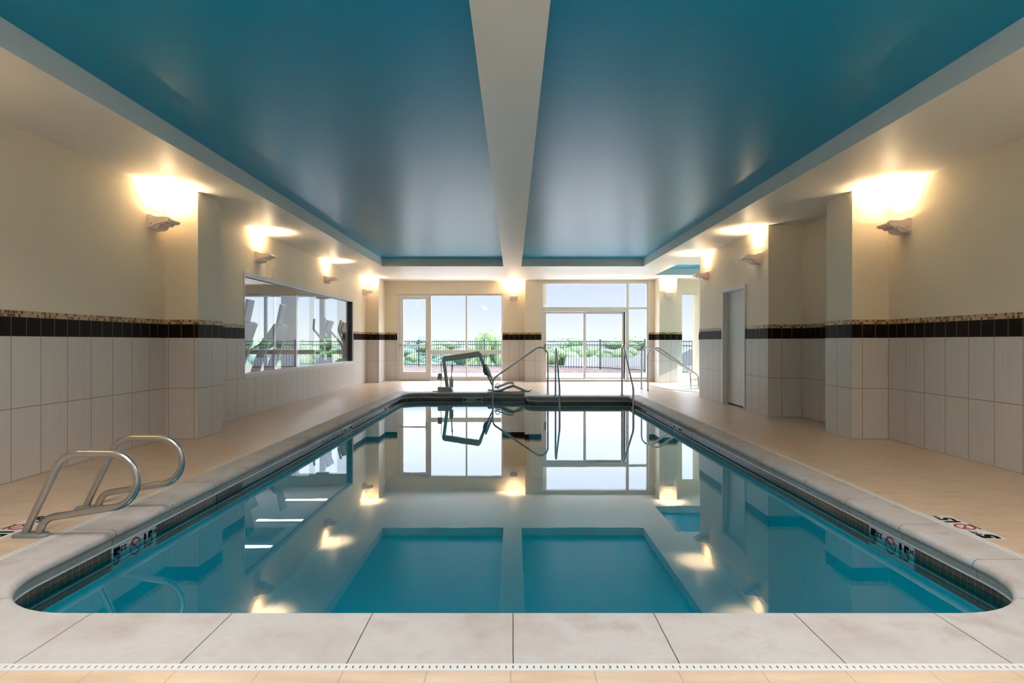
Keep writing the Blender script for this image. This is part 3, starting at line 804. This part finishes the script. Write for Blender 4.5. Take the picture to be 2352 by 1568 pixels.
B('door_gap_shade', [(3.283-2.7, 3.315-2.7, -.03, .03, .06, 2.06), (2.16-2.7, 3.3-2.7, -.002, .03, 2.052, 2.062)], M['alu_shade'], s2_)
# window_4 (narrow, by the spa) and window_5 beyond it
for nm, x0, x1 in (('window_4', 4.96, 5.46), ('window_5', 6.1, 7.6)):
    w = thing(nm, ((x0+x1)/2, 17.33, 0)); w['kind'] = 'structure'; ox = (x0+x1)/2
    B('window_frame', [(x0-ox, x0-ox+.03, -.03, .03, .04, 2.58), (x1-ox-.03, x1-ox, -.03, .03, .04, 2.58), (x0-ox, x1-ox, -.03, .03, 2.55, 2.58), (x0-ox, x1-ox, -.03, .03, .04, .1)], M['alu'], w, 'structure')
    pane(w, x0-ox+.03, x1-ox-.03, .1, 2.55, 0)
w = thing('fill_window', (.2, -3.08, 0)); w['kind'] = 'structure'  # unseen back window, added to let fill daylight into the near end
B('window_frame', [(-1.15, -1.08, -.04, .04, .05, 2.15), (1.08, 1.15, -.04, .04, .05, 2.15), (-.03, .03, -.04, .04, .05, 2.15), (-1.15, 1.15, -.04, .04, 2.09, 2.15), (-1.15, 1.15, -.04, .04, .05, .12)], M['alu'], w, 'structure')
for a, b in ((-1.08, -.03), (.03, 1.08)): pane(w, a, b, .12, 2.09, 0)
w = thing('window_6', (8.6, 14.9, 0)); w['kind'] = 'structure'
B('window_frame', [(-.04, .04, -2, -1.94, .02, 2.54), (-.04, .04, 1.94, 2, .02, 2.54), (-.04, .04, -.03, .03, .02, 2.54), (-.04, .04, -2, 2, 2.48, 2.54), (-.04, .04, -2, 2, .02, .08)], M['alu'], w, 'structure')
for a, b in ((-1.94, -.03), (.03, 1.94)): B('glass_pane', (-.004, .004, a, b, .08, 2.48), M['glass'], w, 'structure')
# door_4 in the right wall
dr = thing('door_4', (4.0, 10.62, 0)); dr['kind'] = 'structure'
B('door_casing', [(-.025, .005, -.555, -.50, 0, 2.165), (-.025, .005, .50, .555, 0, 2.165), (-.025, .005, -.555, .555, 2.12, 2.17),
                  (-.015, .15, -.503, -.485, 0, 2.125), (-.015, .15, .485, .503, 0, 2.125), (-.015, .15, -.503, .503, 2.10, 2.125), ], M['white'], dr, 'structure', bev=.003)
B('door_leaf', (.075, .115, -.483, .483, .03, 2.098), M['door'], dr, 'structure', bev=.002)
B('door_gap_shade', (.08, .11, -.483, .483, 0, .03), M['alu_shade'], dr)
B('door_lock', (.06, .075, -.44, -.41, .98, 1.04), M['steel'], dr)

# ------------------------------------------------------------------ pool lift
lift = thing('pool_lift', (-1.6, 13.85, 0)); tag(lift, 'grey pool access lift with folded chair on the far deck', 'pool lift')
def lx(x): return x+1.6
bm = bmesh.new(); prism(bm, [(lx(-1.76), 0), (lx(-1.42), 0), (lx(-1.425), .05), (lx(-1.47), .112), (lx(-1.755), .114)], -.14, .14); obj('base', bm, M['liftgrey'], lift)
B('anchor_plate', (lx(-1.89), lx(-1.74), -.1, .1, 0, .02), M['liftgrey'], lift)
def bar(bm, x0, z0, x1, z1, w, y0, y1, w2=None):
    a = Vector((x0, z0)); b = Vector((x1, z1)); d = (b-a).normalized(); nn = Vector((-d.y, d.x)); w2 = w2 or w
    pts = [a+nn*w/2, b+nn*w2/2, b-nn*w2/2, a-nn*w/2]
    prism(bm, [(lx(p.x), p.y) for p in pts], y0, y1)
bm = bmesh.new(); bar(bm, -1.555, .10, -1.635, .74, .075, -.04, .04, .068); obj('mast', bm, M['liftgrey'], lift)
bm = bmesh.new(); prism(bm, [(lx(-1.672), .735), (lx(-1.668), .79), (lx(-1.63), .83), (lx(-.82), .95), (lx(-.785), .935), (lx(-.80), .818), (lx(-1.58), .708), (lx(-1.64), .70)], -.05, .05)
obj('boom', bm, M['liftgrey'], lift)
bm = bmesh.new(); bar(bm, -.80, .90, -.615, .40, .085, -.04, .04, .05); bar(bm, -.615, .40, -.485, .13, .035, -.02, .02); obj('hanger_arm', bm, M['liftgrey'], lift)
bm = bmesh.new(); prism(bm, [(lx(-.66), .655), (lx(-.615), .655), (lx(-.475), .30), (lx(-.472), .22), (lx(-.50), .24), (lx(-.64), .58)], -.2, .2); obj('seat_back', bm, M['liftlight'], lift)
bm = bmesh.new(); prism(bm, [(lx(-.70), .62), (lx(-.66), .64), (lx(-.56), .35), (lx(-.68), .40), (lx(-.71), .5)], -.09, .09); obj('battery_box', bm, M['machine'], lift)
bm = bmesh.new(); tube(bm, [(lx(-1.44), 0, .74), (lx(-1.44), 0, .58)], .009, 10); tube(bm, [(lx(-1.44), 0, .63), (lx(-1.44), 0, .58)], .018, 12); obj('actuator_rod', bm, M['black'], lift)
bm = bmesh.new(); tube(bm, [(lx(-1.441), 0, .59), (lx(-1.455), 0, .32)], .015, 12); prism(bm, [(lx(-1.475), .32), (lx(-1.435), .32), (lx(-1.412), .27), (lx(-1.415), .10), (lx(-1.50), .10), (lx(-1.505), .27)], -.04, .04); obj('actuator_motor', bm, M['liftlight'], lift)
B('control_box', (lx(-1.775), lx(-1.682), -.06, .06, .285, .43), M['beige'], lift, bev=.008)
bm = bmesh.new(); disc(bm, (0, 0, 0), .014, .02); bm.transform(Matrix.Translation((lx(-1.77), -.03, .31)) @ Matrix.Rotation(-PI/2, 4, 'Y')); obj('stop_button', bm, M['redplastic'], lift)
bm = bmesh.new(); tube(bm, fillet([(lx(-1.66), -.05, .76), (lx(-1.69), -.06, .66), (lx(-1.684), -.06, .43), (lx(-1.69), -.05, .25), (lx(-1.70), -.05, .12), (lx(-1.78), -.03, .10), (lx(-1.77), -.02, .02)], .04, 5), .006, 8); obj('cable', bm, M['black'], lift, smooth=True)
# folded chair
bm = bmesh.new(); prism(bm, [(lx(-.60), .03), (lx(-.46), .03), (lx(-.44), .055), (lx(-.58), .06)], -.18, .18); obj('foot_plate', bm, M['black'], lift)
bm = bmesh.new(); prism(bm, [(lx(-.46), .03), (lx(-.28), .06), (lx(-.12), .13), (lx(.0), .17), (lx(.0), .13), (lx(-.14), .08), (lx(-.26), .02), (lx(-.45), .0)], -.2, .2); obj('seat', bm, M['seat'], lift)
for s in (-1, 1):
    bm = bmesh.new(); tube(bm, fillet([(lx(-.44), s*.2, .10), (lx(-.32), s*.2, .12), (lx(-.12), s*.2, .205), (lx(.0), s*.2, .205), (lx(.01), s*.2, .16)], .05, 6), .014, 10); obj('armrest', bm, M['strap'], lift, smooth=True)
bm = bmesh.new(); tube(bm, [(lx(-.36)+.05*math.cos(a*PI/8), -.15, .14+.055*math.sin(a*PI/8)) for a in range(0, 15)], .010, 8); obj('seat_belt', bm, M['strap'], lift, smooth=True)
bm = bmesh.new(); prism(bm, [(lx(-.19), .085), (lx(-.02), .165), (lx(.02), .165), (lx(.22), .09), (lx(.33), .035), (lx(.38), .04), (lx(.42), .08), (lx(.425), .05), (lx(.385), .005), (lx(.33), .0), (lx(.25), .005), (lx(.0), .115), (lx(-.12), .075), (lx(-.18), .07)], -.17, .17); obj('leg_rest', bm, M['liftgreen'], lift, smooth=True)
bm = bmesh.new(); prism(bm, [(lx(-.025)+.014*math.cos(a*PI/6), .125+.014*math.sin(a*PI/6)) for a in range(12)], -.178, .178); obj('hinge_bolt', bm, M['black'], lift)

# ------------------------------------------------------------------ gym beyond the left window
B('floor_gym', (-11, -4.39, 6.4, 18.0, -.1, 0), M['gymfloor'], kind='structure')
B('ceiling_gym', (-11, -4.39, 6.4, 18.0, 2.9, 3.0), M['gymceil'], kind='structure')
B('wall_gym_back', (-11, -4.39, 6.3, 6.45, 0, 2.9), M['gymwall'], kind='structure')
B('wall_gym_side', (-11.1, -10.95, 6.4, 18.0, 0, 2.9), M['gymwall'], kind='structure')
B('wall_gym_far', [(-11, -4.39, 17.9, 18.05, 2.56, 3.0), (-11, -9.9, 17.9, 18.05, 0, 2.9), (-7.05, -6.58, 17.8, 18.05, 0, 2.6), (-4.95, -4.39, 17.9, 18.05, 0, 2.9)], M['gymwall'], kind='structure')
w = thing('window_7', (-7.5, 17.95, 0)); w['kind'] = 'structure'
B('window_frame', [(-2.4+7.5-7.5, -2.34, -.04, .04, 0, 2.56), (-.12, -.03, -.04, .04, 0, 2.56), (1.6, 1.74, -.1, .04, 0, 2.56), (1.5, 1.86, -.1, .04, 2.48, 2.56),
    (-2.4, .45, -.04, .04, .79, .93), (-2.4, 2.55, -.04, .04, 0, .12), (-2.4, 2.55, -.04, .04, 2.54, 2.58), (.92, 1.6, -.03, .03, .79, .93), (1.74, 2.55, -.03, .03, .79, .93)], M['gymdark'], w, 'structure')
for a, b in ((-2.34, -.12), (-.03, .45), (.92, 1.6), (1.74, 2.55)):
    pane(w, a, b, .12, 2.54, 0)
for yy in (12.5, 14.35, 16.2):
    t = thing('ceiling_light', (-5.69, yy, 2.9)); tag(t, 'white linear ceiling light in the gym, %s' % {12.5: 'nearest of the row', 14.35: 'middle of the row', 16.2: 'furthest of the row'}[yy], 'ceiling light', 'gym ceiling lights')
    B('housing', (-.6, .6, -.07, .07, -.03, 0), M['white'], t); B('diffuser', (-.58, .58, -.055, .055, -.045, -.028), M['tube'], t)
for i, (xx, yy) in enumerate([(-1.65, 2.45), (1.65, 2.45), (-1.65, .3), (1.65, .3)]):  # unseen fixtures, added to fill the near end with light
    t = thing('ceiling_light', (xx, yy, CZ)); tag(t, 'unseen linear ceiling light added to fill the near end of the pool room', 'ceiling light', 'added fill lights of the pool room')
    B('housing', (-.15, .15, -.62, .62, -.04, 0), M['white'], t); B('diffuser', (-.135, .135, -.6, .6, -.055, -.038), M['filltube'], t)
    la = bpy.data.lights.new('fill_lamp', 'AREA'); la.shape = 'RECTANGLE'; la.size = .26; la.size_y = 1.15; la.energy = FILL*(1 if yy > 1 else .2); la.color = (1, .97, .93); la.spread = math.radians(145)
    lo = bpy.data.objects.new('fill_lamp', la); C.objects.link(lo); lo.location = (xx, yy, CZ-.06)
def treadmill():
    t = thing('treadmill')
    B('running_deck', [(-.38, .38, -1.5, .25, .06, .2)], M['machine'], t, bev=.02)
    B('belt', (-.27, .27, -1.45, -.1, .2, .206), M['black'], t)
    bm = bmesh.new(); prism(bm, [(-.15, .06), (.35, .06), (.38, .22), (.2, .34), (-.1, .3)], -.36, .36, 'x'); obj('motor_hood', bm, M['machine'], t)
    for s in (-1, 1):
        bm = bmesh.new(); prism(bm, [(-.02, .2), (.14, .2), (.50, 1.2), (.36, 1.25)], s*.36-.04, s*.36+.04, 'x'); obj('upright', bm, M['machine2'], t)
        bm = bmesh.new(); tube(bm, fillet([(s*.36, .42, 1.2), (s*.38, .1, 1.0), (s*.38, -.35, .95)], .1, 6), .022, 10); obj('handrail', bm, M['machine'], t, smooth=True)
    bm = bmesh.new(); prism(bm, [(.22, 1.08), (.5, 1.16), (.62, 1.5), (.55, 1.54), (.44, 1.38)], -.3, .3, 'x'); obj('console', bm, M['machine'], t)
    bm = bmesh.new(); prism(bm, [(.50, 1.5), (.55, 1.48), (.64, 1.92), (.59, 1.94)], -.12, .12, 'x'); obj('screen', bm, M['machine'], t)
    return t
t0 = treadmill(); t0.location = (-5.32, 12.0, 0); t0.rotation_euler = (0, 0, -PI/2); tag(t0, 'dark treadmill with tall screen behind the middle of the gym window', 'treadmill', 'treadmills in the gym')
t1 = copy_tree(t0); t1.location = (-5.32, 10.5, 0); tag(t1, 'dark treadmill at the near end of the gym window, cut off by its edge', 'treadmill', 'treadmills in the gym')
def elliptical():
    t = thing('elliptical_trainer')
    B('base_frame', [(-.06, .06, -.7, .6, 0, .08), (-.3, .3, .5, .58, 0, .06), (-.3, .3, -.7, -.62, 0, .06)], M['machine'], t, bev=.01)
    bm = bmesh.new(); prism(bm, [(.3+.32*math.cos(a*PI/12), .38+.32*math.sin(a*PI/12)) for a in range(24)], -.12, .12, 'x'); obj('flywheel_cover', bm, M['machine2'], t)
    B('mast', (-.05, .05, .3, .4, .5, 1.45), M['machine'], t)
    bm = bmesh.new(); prism(bm, [(.22, 1.4), (.3, 1.38), (.42, 1.7), (.34, 1.74)], -.2, .2, 'x'); obj('console', bm, M['machine'], t)
    for s in (-1, 1):
        bm = bmesh.new(); tube(bm, fillet([(s*.27, .45+s*.1, .35), (s*.27, .3+s*.12, 1.1), (s*.27, .05+s*.2, 1.5), (s*.25, .1+s*.22, 1.78)], .12, 6), .03, 10); obj('moving_arm', bm, M['machine'], t, smooth=True)
        B('pedal', (s*.15-.07, s*.15+.07, -.45+s*.12, -.05+s*.12, .26, .32), M['black'], t, bev=.01)
    return t
e0 = elliptical(); e0.location = (-5.15, 15.3, 0); e0.rotation_euler = (0, 0, -PI/2); tag(e0, 'elliptical trainer with swinging arms behind the far third of the gym window', 'elliptical trainer', 'elliptical trainers in the gym')
e1 = copy_tree(e0); e1.location = (-5.15, 16.7, 0); tag(e1, 'elliptical trainer furthest back along the gym window', 'elliptical trainer', 'elliptical trainers in the gym')

# ------------------------------------------------------------------ outside
tag(B('terrace_slab', (-14, 14, 18.06, 23.2, -.25, -.05), M['concrete']), 'pale concrete terrace outside the far windows', 'terrace')
tag(B('added_patio_slab', (-11, 11, -12, -3.3, -.25, -.06), M['concrete']), 'pale concrete patio behind the pool room', 'patio')  # unseen slab, added to bounce daylight in through the back opening
tag(B('gravel_bed', (-14, 14, 23.2, 29.5, -.25, -.03), M['gravel'], kind='stuff'), 'strip of brown river stones below the fence', 'gravel')
bm = bmesh.new()
g = [(-400, 29.5, -.26), (400, 29.5, -.26), (400, 45, -7), (-400, 45, -7)]
bm.faces.new([bm.verts.new(p) for p in g])
tag(obj('grass_bank', bm, M['grass'], kind='stuff'), 'grassy bank dropping away right behind the fence', 'grass')
bm = bmesh.new(); bm.faces.new([bm.verts.new(p) for p in ((-400, 45.01, -7), (400, 45.01, -7), (400, 600, -7), (-400, 600, -7))])
tag(obj('lawn', bm, M['grass'], kind='stuff'), 'green lowland far below the terrace', 'grass')
# fence
fence = thing('terrace_fence', (0, 26, 0)); tag(fence, 'dark metal picket fence along the terrace outside the windows', 'fence')
FP = [(-11.5, 30.2), (-9.2, 29.6), (-6.9, 29.1), (-4.6, 28.6), (-1.35, 27.45), (1.25, 26.6), (3.8, 25.6), (5.2, 23.1), (6.9, 20.9), (8.6, 19.0), (10.3, 18.2)]
FT, FR, FB, F0 = 1.20, 1.035, .03, -.028
for i, (a, b) in enumerate(zip(FP, FP[1:])):
    a = Vector((a[0], a[1]-26, 0)); b = Vector((b[0], b[1]-26, 0)); L_ = (b-a).length; d = (b-a).normalized(); ang = math.atan2(d.y, d.x)
    mt_ = Matrix.Translation(a) @ Matrix.Rotation(ang, 4, 'Z')
    for z in (FT-.035, FR-.03, FB):
        bm = bmesh.new(); box(bm, 0, L_, -.018, .018, z, z+.04, mtx=mt_); obj('rail', bm, M['fence'], fence)
    bm = bmesh.new(); np_ = int(L_/.121)
    for k in range(1, np_+1): box(bm, k*L_/(np_+1)-.009, k*L_/(np_+1)+.009, -.009, .009, F0, FT-.01, mtx=mt_)
    obj('picket_panel', bm, M['fence'], fence)
for p in FP:
    bm = bmesh.new(); x_, y_ = p[0], p[1]-26; box(bm, x_-.032, x_+.032, y_-.032, y_+.032, -.03, FT+.05); box(bm, x_-.04, x_+.04, y_-.04, y_+.04, FT+.05, FT+.07); obj('post', bm, M['fence'], fence)
# trees: lumpy crown made of displaced leaf clumps + trunk
def crown_mesh(seed, blobs=26, leaves=9000):
    rnd = random.Random(seed); bm = bmesh.new()
    cs = []
    for _ in range(blobs):
        a = rnd.uniform(0, 2*PI); rr_ = rnd.uniform(0, .75); z = rnd.uniform(-.6, .8)
        rr_ *= math.sqrt(max(.1, 1-z*z*.8)); cs.append((Vector((rr_*math.cos(a), rr_*math.sin(a), z)), rnd.uniform(.2, .36)))
    for c_, r_ in cs:
        bmesh.ops.create_icosphere(bm, subdivisions=3, radius=r_*.88, matrix=Matrix.Translation(c_))
    for v_ in bm.verts: v_.co += Vector((rnd.gauss(0, 1), rnd.gauss(0, 1), rnd.gauss(0, 1)))*.014
    for _ in range(leaves):
        c_, r_ = rnd.choice(cs); d = Vector((rnd.gauss(0, 1), rnd.gauss(0, 1), rnd.gauss(0, 1))).normalized()
        p = c_+d*r_*rnd.uniform(.85, 1.1); s = rnd.uniform(.012, .03)
        e1_ = Vector((rnd.gauss(0, 1), rnd.gauss(0, 1), rnd.gauss(0, 1))).normalized(); e2_ = e1_.cross(d+Vector((.1, .2, .3))).normalized()
        bm.faces.new([bm.verts.new(q) for q in (p-e1_*s, p-e2_*s*.6, p+e1_*s, p+e2_*s*.6)])
    me = bpy.data.meshes.new('crown'); bm.to_mesh(me); bm.free()
    for p_ in me.polygons: p_.use_smooth = len(p_.vertices) == 3
    return me
crowns = {}
for i, k in enumerate(('leafA', 'leafB', 'leafC')):
    crowns[k] = crown_mesh(10+i); crowns[k].materials.append(M[k])
bm = bmesh.new(); tube(bm, [(0, 0, 0), (.02, 0, .5), (-.01, .02, 1.0)], .045, 10); tube(bm, [(0, 0, .55), (.2, .05, .95)], .02, 8); tube(bm, [(0, 0, .6), (-.18, -.06, .98)], .02, 8)
trunk_me = bpy.data.meshes.new('trunk'); bm.to_mesh(trunk_me); bm.free(); trunk_me.materials.append(M['bark'])
def tree(x, y, ztop, w, kind, label):
    zb = -7.0
    h = ztop-zb; t = thing('tree', (x, y, zb)); tag(t, label, 'tree', 'trees beyond the fence')
    c_ = link('crown', crowns[kind], None, t); c_.scale = (w, w, h*.42); c_.location = (0, 0, h*.6)
    tr = link('trunk', trunk_me, None, t); tr.scale = (h*.5, h*.5, h*.55)
rt = random.Random(3)
lab = {'leafA': 'mid green leafy tree beyond the terrace fence', 'leafB': 'pale green leafy tree beyond the terrace fence', 'leafC': 'blue green leafy tree beyond the terrace fence'}
for i in range(26):
    y = (62, 74)[i % 2] + rt.uniform(0, 3); x = -46 + i*3.9 + rt.uniform(-.3, .3)
    zt = rt.uniform(-1.0, .9)
    if x > 5: y += 22; zt = rt.uniform(-.6, .5)
    tree(x, y, zt, rt.uniform(3.1, 3.9), rt.choice(list(lab)), lab['leafA'])
for i in range(20):
    y = (106, 128)[i % 2] + rt.uniform(0, 3); x = -80 + i*8.4 + rt.uniform(-.6, .6)
    tree(x, y, rt.uniform(.6, 1.9), rt.uniform(6, 8), rt.choice(list(lab)), lab['leafA'])
for x, y, zt, w_ in ((-2.6, 56.5, 1.9, 1.9), (-22, 56, 1.6, 3.0), (-8, 54, -.9, 3.0), (-15, 52, -.5, 3.4), (1.6, 54, -.8, 2.4)):
    tree(x, y, zt, w_, 'leafB', lab['leafB'])
trees = [o for o in C.objects if o.get('category') == 'tree']
trees.sort(key=lambda o: o.location.x)
for o in trees:
    k = o.children[0].data.materials[0].name if o.children else ''
    o['label'] = 'leafy tree beyond the terrace fence, ' + ('mid green' if 'mid' in k else 'pale green' if 'pale' in k else 'blue green') + (' and far off' if o.location.y > 90 else ' in the nearer row')
    o['group'] = o['label']
def house(x, y, zb, w, d, h, rz, label):
    t = thing('house', (x, y, zb), rz); tag(t, label, 'house', 'houses below the terrace')
    B('house_walls', (-w/2, w/2, -d/2, d/2, 0, h), M['siding'], t)
    bm = bmesh.new(); prism(bm, [(-w/2-.3, h), (w/2+.3, h), (0, h+w*.28)], -d/2-.3, d/2+.3, 'y'); obj('roof', bm, M['roof'], t)
    for k in (-1, 0, 1): B('house_window', (-w/2-.03, -w/2+.02, k*d/3.4-.4, k*d/3.4+.4, h*.45, h*.8), M['house_glass'], t)
house(9.3, 50, -7.0, 8, 9, 4.6, math.radians(80), 'grey roofed house behind the fence post right of the sliding doors')
house(17.5, 66, -7.0, 9, 10, 4.9, math.radians(10), 'grey roofed house seen through the narrow fixed pane')
house(21, 51, -7.0, 8, 9, 4.6, math.radians(90), 'grey roofed house beyond the narrow window by the spa')

# ------------------------------------------------------------------ light
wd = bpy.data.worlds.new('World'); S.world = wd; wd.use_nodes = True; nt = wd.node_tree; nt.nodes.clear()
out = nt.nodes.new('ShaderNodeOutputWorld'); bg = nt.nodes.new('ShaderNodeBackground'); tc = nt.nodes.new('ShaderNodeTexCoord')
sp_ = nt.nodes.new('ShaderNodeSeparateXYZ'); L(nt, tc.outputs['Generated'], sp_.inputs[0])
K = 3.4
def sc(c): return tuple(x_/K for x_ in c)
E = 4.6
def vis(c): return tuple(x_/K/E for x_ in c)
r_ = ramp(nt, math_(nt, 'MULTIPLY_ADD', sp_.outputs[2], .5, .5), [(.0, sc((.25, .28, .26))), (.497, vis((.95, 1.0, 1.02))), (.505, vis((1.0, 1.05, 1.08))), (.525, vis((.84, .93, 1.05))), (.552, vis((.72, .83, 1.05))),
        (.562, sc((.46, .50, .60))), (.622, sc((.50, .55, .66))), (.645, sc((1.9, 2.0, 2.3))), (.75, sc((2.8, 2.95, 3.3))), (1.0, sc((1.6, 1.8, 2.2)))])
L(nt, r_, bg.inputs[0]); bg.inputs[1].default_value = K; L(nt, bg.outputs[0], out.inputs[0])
sun = bpy.data.lights.new('sun', 'SUN'); sun.energy = 2.3; sun.angle = math.radians(.6); sun.color = (1, .97, .9)
so = bpy.data.objects.new('sun', sun); C.objects.link(so)
sd = Vector((-1, .14, -.515)).normalized(); so.rotation_euler = sd.to_track_quat('-Z', 'Y').to_euler()

# ------------------------------------------------------------------ camera
cam = bpy.data.cameras.new('camera'); co_ = bpy.data.objects.new('camera', cam); C.objects.link(co_)
co_.location = (0, 0, H); co_.rotation_euler = (PI/2, 0, 0)
cam.sensor_width = 36; cam.lens = 1346/2352*36; cam.shift_x = -2.5/2352; cam.clip_start = .05; cam.clip_end = 900
S.camera = co_
S.view_settings.view_transform = 'Standard'; S.view_settings.look = 'None'; S.view_settings.gamma = 1; S.view_settings.use_curve_mapping = False
S.view_settings.exposure = 2.2
try:
    cy = S.cycles; cy.max_bounces = 10; cy.diffuse_bounces = 5; cy.glossy_bounces = 5; cy.transparent_max_bounces = 24
    cy.caustics_reflective = False; cy.caustics_refractive = False; cy.sample_clamp_indirect = 6
except Exception: pass
